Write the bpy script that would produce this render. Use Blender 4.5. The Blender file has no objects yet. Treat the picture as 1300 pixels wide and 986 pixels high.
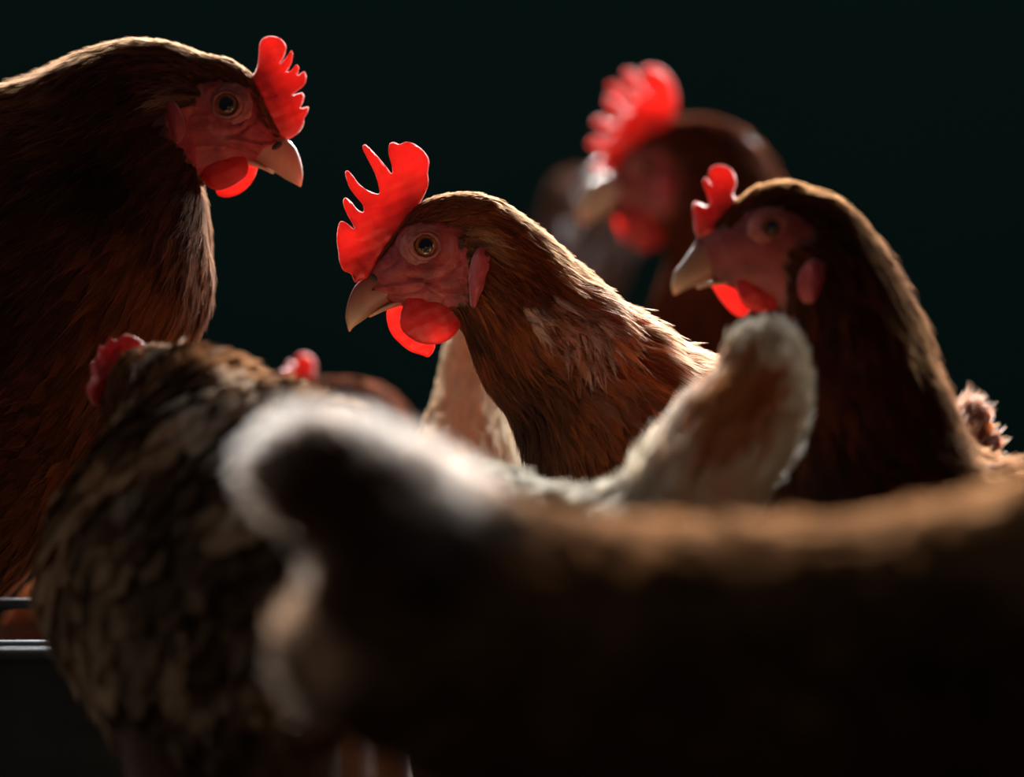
import bpy, bmesh, math, random
import numpy as np
from mathutils import Vector, Matrix
from mathutils.bvhtree import BVHTree
from mathutils.geometry import delaunay_2d_cdt

random.seed(5)
rng = np.random.default_rng(11)
S = bpy.context.scene
COL = S.collection

# ------------------------------------------------------------------ camera, world, lights
EYE_Z = 0.33                    # camera height: hen's eye level
CAM_Y = -2.0
cam_d = bpy.data.cameras.new('camera')
cam = bpy.data.objects.new('camera', cam_d); COL.objects.link(cam)
cam.location = (0, CAM_Y, EYE_Z); cam.rotation_euler = (math.pi / 2, 0, 0)
cam_d.sensor_width = 36.0; cam_d.lens = 160.0
cam_d.clip_start = 0.05; cam_d.clip_end = 60
cam_d.dof.use_dof = True; cam_d.dof.focus_distance = 1.985; cam_d.dof.aperture_fstop = 4.0
S.camera = cam

S.view_settings.view_transform = 'Standard'; S.view_settings.look = 'None'
S.view_settings.exposure = 0.0; S.view_settings.gamma = 1.0
S.view_settings.use_curve_mapping = False
S.cycles.diffuse_bounces = 8; S.cycles.max_bounces = 14

w = bpy.data.worlds.new('barn_gloom'); S.world = w; w.use_nodes = True
w.node_tree.nodes['Background'].inputs[0].default_value = (0.62, 0.72, 0.80, 1)
w.node_tree.nodes['Background'].inputs[1].default_value = 0.048


def area(name, loc, target, sx, sy, power, color):
    l = bpy.data.lights.new(name, 'AREA'); l.shape = 'RECTANGLE'
    l.size = sx; l.size_y = sy; l.energy = power; l.color = color
    o = bpy.data.objects.new(name, l); COL.objects.link(o)
    o.location = loc
    o.rotation_euler = (Vector(target) - Vector(loc)).to_track_quat('-Z', 'Y').to_euler()
    return o


# daylight falling through the high opening behind the flock, and a weaker one to the right
area('high_window_light', (0.2, 2.7, 1.6), (0.0, -0.1, 0.30), 2.0, 0.7, 780, (1.0, 0.97, 0.93))
area('side_window_light', (1.75, 1.9, 1.15), (0.0, -0.1, 0.35), 0.7, 0.7, 48, (0.93, 0.97, 1.0))

area('left_window_light', (-1.7, -0.15, 0.75), (0.0, -0.3, 0.28), 0.5, 0.5, 3.2, (0.86, 0.94, 1.0))


# ------------------------------------------------------------------ materials
def new_mat(name):
    m = bpy.data.materials.new(name); m.use_nodes = True
    nt = m.node_tree; nt.nodes.clear()
    out = nt.nodes.new('ShaderNodeOutputMaterial')
    return m, nt, out


def noise(nt, scale, detail=3, coord='Object', stretch=None):
    tc = nt.nodes.new('ShaderNodeTexCoord'); n = nt.nodes.new('ShaderNodeTexNoise')
    n.inputs['Scale'].default_value = scale; n.inputs['Detail'].default_value = detail
    if stretch:
        mp = nt.nodes.new('ShaderNodeMapping'); mp.inputs['Scale'].default_value = stretch
        nt.links.new(tc.outputs[coord], mp.inputs[0]); nt.links.new(mp.outputs[0], n.inputs['Vector'])
    else:
        nt.links.new(tc.outputs[coord], n.inputs['Vector'])
    return n


def ramp(nt, src, stops):
    r = nt.nodes.new('ShaderNodeValToRGB'); cr = r.color_ramp
    while len(cr.elements) < len(stops): cr.elements.new(0.5)
    for e, (p, c) in zip(cr.elements, stops):
        e.position = p; e.color = (c[0], c[1], c[2], 1)
    nt.links.new(src, r.inputs[0]); return r


def bump(nt, src, strength, dist):
    b = nt.nodes.new('ShaderNodeBump'); b.inputs['Strength'].default_value = strength
    b.inputs['Distance'].default_value = dist
    nt.links.new(src, b.inputs['Height']); return b


def simple(name, stops, scale, rough, bump_d=0.0, bump_s=0.6, metallic=0.0, spec=0.5, stretch=None):
    m, nt, out = new_mat(name)
    p = nt.nodes.new('ShaderNodeBsdfPrincipled')
    n = noise(nt, scale, 4, stretch=stretch); r = ramp(nt, n.outputs['Fac'], stops)
    nt.links.new(r.outputs[0], p.inputs['Base Color'])
    p.inputs['Roughness'].default_value = rough; p.inputs['Metallic'].default_value = metallic
    p.inputs['Specular IOR Level'].default_value = spec
    if bump_d:
        b = bump(nt, n.outputs['Fac'], bump_s, bump_d); nt.links.new(b.outputs[0], p.inputs['Normal'])
    nt.links.new(p.outputs[0], out.inputs[0])
    return m


M_WALL = simple('dark_green_paint', [(0.3, (0.036, 0.125, 0.115)), (0.7, (0.048, 0.160, 0.146))], 1.2, 0.9, 0.002, spec=0.1)
M_FLOOR = simple('dark_litter', [(0.3, (0.010, 0.008, 0.006)), (0.7, (0.03, 0.022, 0.014))], 60, 0.95, 0.004, spec=0.1)
M_METAL = simple('galvanised_steel', [(0.3, (0.03, 0.05, 0.065)), (0.7, (0.055, 0.08, 0.10))], 30, 0.7, 0.0004, metallic=0.4)
M_METAL2 = simple('dark_worn_steel', [(0.3, (0.02, 0.03, 0.035)), (0.7, (0.05, 0.065, 0.075))], 30, 0.6, 0.0004, metallic=0.3)


def flesh(name, col, col2, trans, rough=0.45, bscale=300, bdist=0.0009, tfac=0.5):
    """thin wrinkled skin that daylight shines through"""
    m, nt, out = new_mat(name)
    n = noise(nt, bscale, 4); n2 = noise(nt, 45, 3)
    r = ramp(nt, n2.outputs['Fac'], [(0.3, col), (0.7, col2)])
    sp = noise(nt, 210, 0)
    spk = ramp(nt, sp.outputs['Fac'], [(0.75, (1, 1, 1)), (0.79, (0.25, 0.12, 0.10))])
    mix = nt.nodes.new('ShaderNodeMix'); mix.data_type = 'RGBA'; mix.blend_type = 'MULTIPLY'
    mix.inputs['Factor'].default_value = 1.0
    nt.links.new(r.outputs[0], mix.inputs['A']); nt.links.new(spk.outputs[0], mix.inputs['B'])
    p = nt.nodes.new('ShaderNodeBsdfPrincipled')
    nt.links.new(mix.outputs['Result'], p.inputs['Base Color'])
    p.inputs['Roughness'].default_value = rough
    p.inputs['Sheen Weight'].default_value = 0.6; p.inputs['Sheen Tint'].default_value = (1, 0.75, 0.72, 1); p.inputs['Specular IOR Level'].default_value = 0.7; p.inputs['Sheen Roughness'].default_value = 0.4
    b = bump(nt, n.outputs['Fac'], 0.7, bdist)
    nt.links.new(b.outputs[0], p.inputs['Normal'])
    t = nt.nodes.new('ShaderNodeBsdfTranslucent'); t.inputs[0].default_value = (*trans, 1)
    mx = nt.nodes.new('ShaderNodeMixShader')
    cr = nt.nodes.new('ShaderNodeAttribute'); cr.attribute_name = 'flesh_depth'
    n3 = noise(nt, 120, 4)
    ad = nt.nodes.new('ShaderNodeMath'); ad.operation = 'MULTIPLY_ADD'; nt.links.new(n3.outputs['Fac'], ad.inputs[0]); ad.inputs[1].default_value = 1.5; ad.inputs[2].default_value = -0.7
    ad2 = nt.nodes.new('ShaderNodeMath'); ad2.operation = 'ADD'; nt.links.new(ad.outputs[0], ad2.inputs[0]); nt.links.new(cr.outputs['Fac'], ad2.inputs[1])
    mr = nt.nodes.new('ShaderNodeMapRange'); mr.inputs['From Min'].default_value = 0; mr.inputs['From Max'].default_value = 1
    mr.inputs['To Min'].default_value = tfac; mr.inputs['To Max'].default_value = tfac * 0.22
    nt.links.new(ad2.outputs[0], mr.inputs['Value']); nt.links.new(mr.outputs[0], mx.inputs[0])
    nt.links.new(p.outputs[0], mx.inputs[1]); nt.links.new(t.outputs[0], mx.inputs[2])
    nt.links.new(mx.outputs[0], out.inputs[0])
    return m


M_COMB = flesh('comb_skin', (0.62, 0.02, 0.016), (0.78, 0.035, 0.026), (0.64, 0.085, 0.068), 0.42, tfac=0.56)
M_WATTLE = flesh('wattle_skin', (0.55, 0.02, 0.018), (0.70, 0.03, 0.026), (0.84, 0.105, 0.085), 0.42, tfac=0.52)
M_LOBE = flesh('earlobe_skin', (0.42, 0.035, 0.045), (0.60, 0.07, 0.08), (0.7, 0.10, 0.10), 0.5, tfac=0.25)


def beak_mat():
    m, nt, out = new_mat('horn_beak')
    p = nt.nodes.new('ShaderNodeBsdfPrincipled')
    at = nt.nodes.new('ShaderNodeAttribute'); at.attribute_name = 'tint'
    n = noise(nt, 160, 3, stretch=(1, 1, 0.4))
    mix = nt.nodes.new('ShaderNodeMix'); mix.data_type = 'RGBA'; mix.blend_type = 'MULTIPLY'
    mix.inputs['Factor'].default_value = 0.6
    r = ramp(nt, n.outputs['Fac'], [(0.3, (0.62, 0.55, 0.5)), (0.7, (1, 1, 1))])
    nt.links.new(at.outputs['Color'], mix.inputs['A']); nt.links.new(r.outputs[0], mix.inputs['B'])
    nt.links.new(mix.outputs['Result'], p.inputs['Base Color'])
    p.inputs['Roughness'].default_value = 0.38
    p.inputs['Subsurface Weight'].default_value = 0.35
    p.inputs['Subsurface Radius'].default_value = (0.003, 0.0015, 0.0008)
    p.inputs['Subsurface Scale'].default_value = 1.0
    nt.links.new(p.outputs[0], out.inputs[0]); return m


M_BEAK = beak_mat()


def body_mat():
    """under-feather down colour and bare red face, told apart by the 'tint' and 'face' attributes"""
    m, nt, out = new_mat('hen_skin_and_down')
    p = nt.nodes.new('ShaderNodeBsdfPrincipled')
    at = nt.nodes.new('ShaderNodeAttribute'); at.attribute_name = 'tint'
    fa = nt.nodes.new('ShaderNodeAttribute'); fa.attribute_name = 'face'
    n = noise(nt, 330, 5); n2 = noise(nt, 90, 3)
    skin = ramp(nt, n2.outputs['Fac'], [(0.3, (0.19, 0.018, 0.018)), (0.52, (0.40, 0.042, 0.038)), (0.75, (0.52, 0.12, 0.095))])
    mix = nt.nodes.new('ShaderNodeMix'); mix.data_type = 'RGBA'
    nt.links.new(fa.outputs['Fac'], mix.inputs['Factor'])
    nt.links.new(at.outputs['Color'], mix.inputs['A']); nt.links.new(skin.outputs[0], mix.inputs['B'])
    nt.links.new(mix.outputs['Result'], p.inputs['Base Color'])
    p.inputs['Roughness'].default_value = 0.5
    b = bump(nt, n.outputs['Fac'], 0.9, 0.0009)
    nt.links.new(b.outputs[0], p.inputs['Normal'])
    nt.links.new(p.outputs[0], out.inputs[0]); return m


M_BODY = body_mat()


def feather_mat():
    m, nt, out = new_mat('feather_vane')
    at = nt.nodes.new('ShaderNodeAttribute'); at.attribute_name = 'tint'
    uv = nt.nodes.new('ShaderNodeAttribute'); uv.attribute_name = 'vane'
    # barbs: fine V-shaped stripes slanting off the shaft
    sep = nt.nodes.new('ShaderNodeSeparateXYZ'); nt.links.new(uv.outputs['Vector'], sep.inputs[0])
    ab = nt.nodes.new('ShaderNodeMath'); ab.operation = 'ABSOLUTE'; nt.links.new(sep.outputs[0], ab.inputs[0])
    ma = nt.nodes.new('ShaderNodeMath'); ma.operation = 'MULTIPLY_ADD'
    nt.links.new(ab.outputs[0], ma.inputs[0]); ma.inputs[1].default_value = -1.7
    nt.links.new(sep.outputs[1], ma.inputs[2])
    mu = nt.nodes.new('ShaderNodeMath'); mu.operation = 'MULTIPLY'; mu.inputs[1].default_value = 9000.0
    nt.links.new(ma.outputs[0], mu.inputs[0])
    si = nt.nodes.new('ShaderNodeMath'); si.operation = 'SINE'; nt.links.new(mu.outputs[0], si.inputs[0])
    b = bump(nt, si.outputs[0], 0.5, 0.0002)
    df = nt.nodes.new('ShaderNodeBsdfDiffuse'); nt.links.new(at.outputs['Color'], df.inputs[0]); nt.links.new(b.outputs[0], df.inputs['Normal'])
    gl = nt.nodes.new('ShaderNodeBsdfAnisotropic'); gl.inputs['Roughness'].default_value = 0.5; nt.links.new(b.outputs[0], gl.inputs['Normal'])
    tg = nt.nodes.new('ShaderNodeVectorMath'); tg.operation = 'MULTIPLY_ADD'
    nt.links.new(at.outputs['Color'], tg.inputs[0]); tg.inputs[1].default_value = (1.0, 1.0, 1.0); tg.inputs[2].default_value = (0.08, 0.06, 0.045)
    nt.links.new(tg.outputs[0], gl.inputs['Color'])
    d = nt.nodes.new('ShaderNodeMixShader'); d.inputs[0].default_value = 0.10
    nt.links.new(df.outputs[0], d.inputs[1]); nt.links.new(gl.outputs[0], d.inputs[2])
    t = nt.nodes.new('ShaderNodeBsdfTranslucent'); nt.links.new(at.outputs['Color'], t.inputs[0])
    mx = nt.nodes.new('ShaderNodeMixShader'); mx.inputs[0].default_value = 0.5
    nt.links.new(d.outputs[0], mx.inputs[1]); nt.links.new(t.outputs[0], mx.inputs[2])
    nt.links.new(mx.outputs[0], out.inputs[0]); return m


def barb_mat():
    m, nt, out = new_mat('feather_barb')
    at = nt.nodes.new('ShaderNodeAttribute'); at.attribute_name = 'tint'
    df = nt.nodes.new('ShaderNodeBsdfDiffuse'); nt.links.new(at.outputs['Color'], df.inputs[0])
    tr = nt.nodes.new('ShaderNodeBsdfHair'); tr.component = 'Transmission'
    nt.links.new(at.outputs['Color'], tr.inputs['Color']); tr.inputs['RoughnessU'].default_value = 0.5; tr.inputs['RoughnessV'].default_value = 1.0
    rf = nt.nodes.new('ShaderNodeBsdfHair'); rf.component = 'Reflection'
    tg = nt.nodes.new('ShaderNodeVectorMath'); tg.operation = 'MULTIPLY_ADD'
    nt.links.new(at.outputs['Color'], tg.inputs[0]); tg.inputs[1].default_value = (1.1, 1.1, 1.1); tg.inputs[2].default_value = (0.03, 0.022, 0.018)
    nt.links.new(tg.outputs[0], rf.inputs['Color']); rf.inputs['RoughnessU'].default_value = 0.25; rf.inputs['RoughnessV'].default_value = 0.6
    m1 = nt.nodes.new('ShaderNodeMixShader'); m1.inputs[0].default_value = 0.45
    nt.links.new(df.outputs[0], m1.inputs[1]); nt.links.new(tr.outputs[0], m1.inputs[2])
    m2 = nt.nodes.new('ShaderNodeMixShader'); m2.inputs[0].default_value = 0.22
    nt.links.new(m1.outputs[0], m2.inputs[1]); nt.links.new(rf.outputs[0], m2.inputs[2])
    h = nt.nodes.new('ShaderNodeBsdfHairPrincipled'); h.parametrization = 'COLOR'
    nt.links.new(at.outputs['Color'], h.inputs['Color'])
    h.inputs['Roughness'].default_value = 0.3; h.inputs['Radial Roughness'].default_value = 0.55; h.inputs['Coat'].default_value = 0.0
    m3 = nt.nodes.new('ShaderNodeMixShader'); m3.inputs[0].default_value = 0.17
    nt.links.new(m2.outputs[0], m3.inputs[1]); nt.links.new(h.outputs[0], m3.inputs[2])
    nt.links.new(m3.outputs[0], out.inputs[0]); return m


M_VANE = feather_mat(); M_BARB = barb_mat()


def eye_mat():
    m, nt, out = new_mat('hen_eye')
    tc = nt.nodes.new('ShaderNodeTexCoord')
    sep = nt.nodes.new('ShaderNodeSeparateXYZ'); nt.links.new(tc.outputs['Object'], sep.inputs[0])
    cx = nt.nodes.new('ShaderNodeCombineXYZ')
    nt.links.new(sep.outputs[0], cx.inputs[0]); nt.links.new(sep.outputs[2], cx.inputs[2])
    ln = nt.nodes.new('ShaderNodeVectorMath'); ln.operation = 'LENGTH'; nt.links.new(cx.outputs[0], ln.inputs[0])
    r = ramp(nt, ln.outputs['Value'], [(0.0, (0.003, 0.003, 0.003)), (0.47, (0.003, 0.002, 0.002)),
                                       (0.56, (0.18, 0.06, 0.018)), (0.72, (0.50, 0.19, 0.055)),
                                       (0.86, (0.05, 0.02, 0.012)), (1.0, (0.02, 0.012, 0.010))])
    p = nt.nodes.new('ShaderNodeBsdfPrincipled'); nt.links.new(r.outputs[0], p.inputs['Base Color'])
    p.inputs['Roughness'].default_value = 0.08; p.inputs['Coat Weight'].default_value = 0.6
    nt.links.new(p.outputs[0], out.inputs[0]); return m


M_EYE = eye_mat()
M_LID = simple('eyelid_skin', [(0.3, (0.28, 0.055, 0.048)), (0.7, (0.50, 0.15, 0.12))], 300, 0.55, 0.0004)
M_NOSTRIL = simple('nostril_slit', [(0.3, (0.05, 0.018, 0.015)), (0.7, (0.08, 0.03, 0.025))], 200, 0.7)
M_LEG = simple('yellow_scaled_leg', [(0.3, (0.25, 0.16, 0.05)), (0.7, (0.40, 0.28, 0.10))], 250, 0.5, 0.0006)


# ------------------------------------------------------------------ helpers
def W(px, py, d):
    """photo point at distance d from the lens -> X, Z in metres"""
    k = 0.45 * d / 2.0 / 1300.0
    return (px - 650) * k, EYE_Z - (py - 493) * k


def link(name, data, parent=None, mats=()):
    o = bpy.data.objects.new(name, data); COL.objects.link(o)
    if parent is not None: o.parent = parent
    for m in mats: data.materials.append(m)
    return o


def mesh_from(name, V, F, parent=None, mats=(), smooth=True):
    me = bpy.data.meshes.new(name)
    me.from_pydata([tuple(v) for v in V], [], [tuple(f) for f in F])
    if smooth: me.polygons.foreach_set('use_smooth', [True] * len(me.polygons))
    me.update()
    return link(name, me, parent, mats)


def catmull(A, n):
    """dense Catmull-Rom curve through the rows of A, n steps per span"""
    A = np.asarray(A, float)
    P = np.vstack([2 * A[0] - A[1], A, 2 * A[-1] - A[-2]])
    out = []
    for i in range(1, len(P) - 2):
        p0, p1, p2, p3 = P[i - 1], P[i], P[i + 1], P[i + 2]
        for t in np.linspace(0, 1, n, endpoint=False):
            out.append(0.5 * ((2 * p1) + (-p0 + p2) * t + (2 * p0 - 5 * p1 + 4 * p2 - p3) * t * t
                              + (-p0 + 3 * p1 - 3 * p2 + p3) * t ** 3))
    out.append(P[-2])
    return np.array(out)


def loft_grid(sec, d, org, per=8, nth=64, egg=0.0):
    """sec rows: Ux Uy Lx Ly (photo points at distance d), half width in mm, depth shift in mm.
    returns grid of points (rows, nth, 3) in the hen's own frame"""
    rows = []
    for (ux, uy, lx, ly, b, dy) in sec:
        dd = d + dy / 1000.0
        X1, Z1 = W(ux, uy, dd); X2, Z2 = W(lx, ly, dd)
        rows.append((X1, Z1, X2, Z2, b / 1000.0, CAM_Y + dd))
    R = catmull(rows, per)
    th = np.linspace(0, 2 * np.pi, nth, endpoint=False)
    G = np.zeros((len(R), nth, 3))
    c, s = np.cos(th), np.sin(th)
    for i, (X1, Z1, X2, Z2, b, y) in enumerate(R):
        cx, cz, hx, hz = (X1 + X2) / 2, (Z1 + Z2) / 2, (X1 - X2) / 2, (Z1 - Z2) / 2
        G[i, :, 0] = cx + hx * c; G[i, :, 2] = cz + hz * c
        G[i, :, 1] = y + max(b, 0.0005) * s * (1 - egg * c)
    G -= np.array(org)
    return G


def grid_faces(nr, nt, off=0):
    F = []
    for i in range(nr - 1):
        for j in range(nt):
            a = off + i * nt + j; b = off + i * nt + (j + 1) % nt
            F.append((a, b, b + nt, a + nt))
    return F


def grid_mesh_data(G, cap=True):
    nr, nt, _ = G.shape
    V = [tuple(v) for v in G.reshape(-1, 3)]
    F = grid_faces(nr, nt)
    if cap:
        for row in (0, nr - 1):
            c = G[row].mean(axis=0)
            nb = G[1 if row == 0 else nr - 2].mean(axis=0)
            out = (c - nb); L = np.linalg.norm(out) + 1e-9
            r = np.linalg.norm(G[row] - c, axis=1).mean()
            prev = row * nt
            # two shrinking rings round the end off
            for f, h in ((0.75, 0.45), (0.4, 0.75)):
                o = len(V)
                for j in range(nt):
                    V.append(tuple(c + (G[row, j] - c) * f + out / L * r * h * 0.8))
                for j in range(nt):
                    F.append((prev + j, prev + (j + 1) % nt, o + (j + 1) % nt, o + j))
                prev = o
            V.append(tuple(c + out / L * r * 0.75)); k = len(V) - 1
            for j in range(nt): F.append((prev + j, prev + (j + 1) % nt, k))
    return V, F


def tube(V, F, pts, radii, n=8):
    o = len(V); pts = [Vector(p) for p in pts]
    for i, p in enumerate(pts):
        t = (pts[min(i + 1, len(pts) - 1)] - pts[max(i - 1, 0)]).normalized()
        a = t.orthogonal().normalized() if i == 0 else (a - t * a.dot(t)).normalized()
        b = t.cross(a)
        for k in range(n):
            th = 2 * math.pi * k / n
            V.append(tuple(p + (a * math.cos(th) + b * math.sin(th)) * radii[i]))
    for i in range(len(pts) - 1):
        for k in range(n):
            A = o + i * n + k; B = o + i * n + (k + 1) % n
            F.append((A, B, B + n, A + n))
    F.append(tuple(o + k for k in range(n))); F.append(tuple(o + (len(pts) - 1) * n + k for k in range(n)))


def smooth_poly(poly, n):
    P = np.array(poly, float); m = len(P); out = []
    for i in range(m):
        p0, p1, p2, p3 = P[i - 1], P[i], P[(i + 1) % m], P[(i + 2) % m]
        for t in np.linspace(0, 1, n, endpoint=False):
            out.append(0.5 * ((2 * p1) + (-p0 + p2) * t + (2 * p0 - 5 * p1 + 4 * p2 - p3) * t * t
                              + (-p0 + 3 * p1 - 3 * p2 + p3) * t ** 3))
    return np.array(out)


def seg_dist(P, poly):
    A = poly; B = np.roll(poly, -1, axis=0); D = B - A; L2 = (D ** 2).sum(1) + 1e-12
    best = np.full(len(P), 1e9)
    for a, dd, l2 in zip(A, D, L2):
        t = np.clip(((P - a) @ dd) / l2, 0, 1)
        best = np.minimum(best, np.linalg.norm(P - (a + t[:, None] * dd), axis=1))
    return best


def inside(P, poly):
    x, y = P[:, 0], P[:, 1]; r = np.zeros(len(P), bool); n = len(poly); j = n - 1
    for i in range(n):
        xi, yi = poly[i]; xj, yj = poly[j]
        c = ((yi > y) != (yj > y)) & (x < (xj - xi) * (y - yi) / (yj - yi + 1e-12) + xi)
        r ^= c; j = i
    return r


def slab(name, outline_px, d, y, half_t, parent, org, mat, edge=1.8, step=1.3, base=None, grow=0.0, bend=None, wrinkle=0.0002):
    """fleshy lobe with its own outline: a pillow, thin at the rim, thick inside"""
    pts = [W(px, py, d) for px, py in outline_px]
    poly = smooth_poly(pts, 4)
    st = step / 1000.0
    lo, hi = poly.min(0), poly.max(0)
    gx = np.arange(lo[0], hi[0], st); gz = np.arange(lo[1], hi[1], st * 0.87)
    I = np.array([(x + (st / 2 if k % 2 else 0), z) for k, z in enumerate(gz) for x in gx])
    I = I[inside(I, poly)]; dI = seg_dist(I, poly); I = I[dI > st * 0.45]
    allp = [Vector(p) for p in poly] + [Vector(p) for p in I]
    nP = len(poly)
    res = delaunay_2d_cdt(allp, [], [list(range(nP))], 1, 1e-7)
    vv, faces, orig = res[0], res[2], res[3]
    Q = np.array([(v.x, v.y) for v in vv])
    dist = seg_dist(Q, poly)
    e = edge / 1000.0; u = np.clip(dist / e, 0, 1)
    prof = np.sqrt(1 - (1 - u) ** 2)
    T = half_t / 1000.0 * (0.4 + 0.75 * np.clip(dist / (e * 2.2), 0, 1)) * prof
    if base is not None:     # thicker towards the root
        bx = np.array([W(px, py, d) for px, py in base]); 
        db = np.min([np.linalg.norm(Q - b, axis=1) for b in bx], axis=0)
        T = T * (1 + grow * np.exp(-db / 0.009))
    V, F = [], []
    ox, oy, oz = org
    rimset = dist < 1e-6
    B = bend if bend else (lambda x, z: 0.0)
    cx, cz = Q.mean(0)
    idxA, idxB = [], []
    for k, (x, z) in enumerate(Q):
        wob = wrinkle * (math.sin(x * 900 + z * 400) + math.sin(z * 1100 - x * 500)) * u[k]
        yy = y + B(x - cx, z - cz) + wob
        V.append((x - ox, yy - T[k] - oy, z - oz)); idxA.append(len(V) - 1)
        if rimset[k]: idxB.append(len(V) - 1)
        else:
            V.append((x - ox, yy + T[k] - oy, z - oz)); idxB.append(len(V) - 1)
    for f in faces:
        F.append(tuple(idxA[i] for i in f)); F.append(tuple(reversed([idxB[i] for i in f])))
    ob = mesh_from(name, V, F, parent, (mat,))
    VQ = np.array([(v[0] + ox, v[2] + oz) for v in V])
    if base is not None:
        bx = np.array([W(px, py, d) for px, py in base])
        bx = np.array([bx[0] * (1 - t) + bx[-1] * t for t in (0, 1)]) if len(bx) < 2 else bx
        dn = np.concatenate([np.linspace(bx[i], bx[i + 1], 6) for i in range(len(bx) - 1)]) if len(bx) > 1 else bx
        core = np.exp(-(np.min([np.linalg.norm(VQ - b, axis=1) for b in dn], axis=0) / 0.012) ** 2)
    else:
        dq = seg_dist(VQ, poly); core = np.clip(dq / 0.008, 0, 1) * 0.35
    set_attr(ob.data, 'flesh_depth', 'FLOAT', 'POINT', core, 'value')
    return ob


def set_attr(me, name, typ, dom, arr, key):
    a = me.attributes.new(name, typ, dom); a.data.foreach_set(key, np.ascontiguousarray(arr, dtype=np.float32).ravel())


# ------------------------------------------------------------------ plumage on a lofted body
class Surf:
    """surface lookup on the body grid: row = head -> tail, column = round the body"""
    def __init__(s, G, reverse=False):
        if reverse: G = G[::-1]
        s.G = G; s.nr, s.nt = G.shape[:2]
        dS = np.gradient(G, axis=0)
        dT = (np.roll(G, -1, 1) - np.roll(G, 1, 1)) / 2
        N = np.cross(dT, dS); N /= np.linalg.norm(N, axis=2, keepdims=True) + 1e-12
        c = G.mean(axis=1, keepdims=True)
        sgn = np.sign(((G - c) * N).sum(2).mean())
        s.N = N * (sgn if sgn != 0 else 1)
        s.ls = np.linalg.norm(dS, axis=2) + 1e-6; s.lt = np.linalg.norm(dT, axis=2) + 1e-6
        s.cell = s.ls * s.lt

    def bil(s, A, r, t):
        r = np.clip(r, 0, s.nr - 1.001); t = np.mod(t, s.nt)
        r0 = r.astype(int); t0 = t.astype(int) % s.nt; fr = r - r0; ft = t - np.floor(t); t1 = (t0 + 1) % s.nt
        if A.ndim == 3: fr = fr[..., None]; ft = ft[..., None]
        return (A[r0, t0] * (1 - fr) + A[r0 + 1, t0] * fr) * (1 - ft) + (A[r0, t1] * (1 - fr) + A[r0 + 1, t1] * fr) * ft


def smooth_noise(P, f, seed=0):
    r = np.random.default_rng(seed); v = np.zeros(len(P))
    for k in range(5):
        q = r.normal(size=3); q /= np.linalg.norm(q)
        v += np.sin(P @ q * f * (0.7 + 0.5 * k) + r.uniform(0, 6.3))
    return v / 5 ** 0.5


def lighter(c, g, m=0.9):
    """c scaled by g, hue kept where the brightest channel would pass m"""
    t = c * g; mx = t.max(axis=1, keepdims=True)
    return np.where(mx > m, t * m / mx, t)


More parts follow.
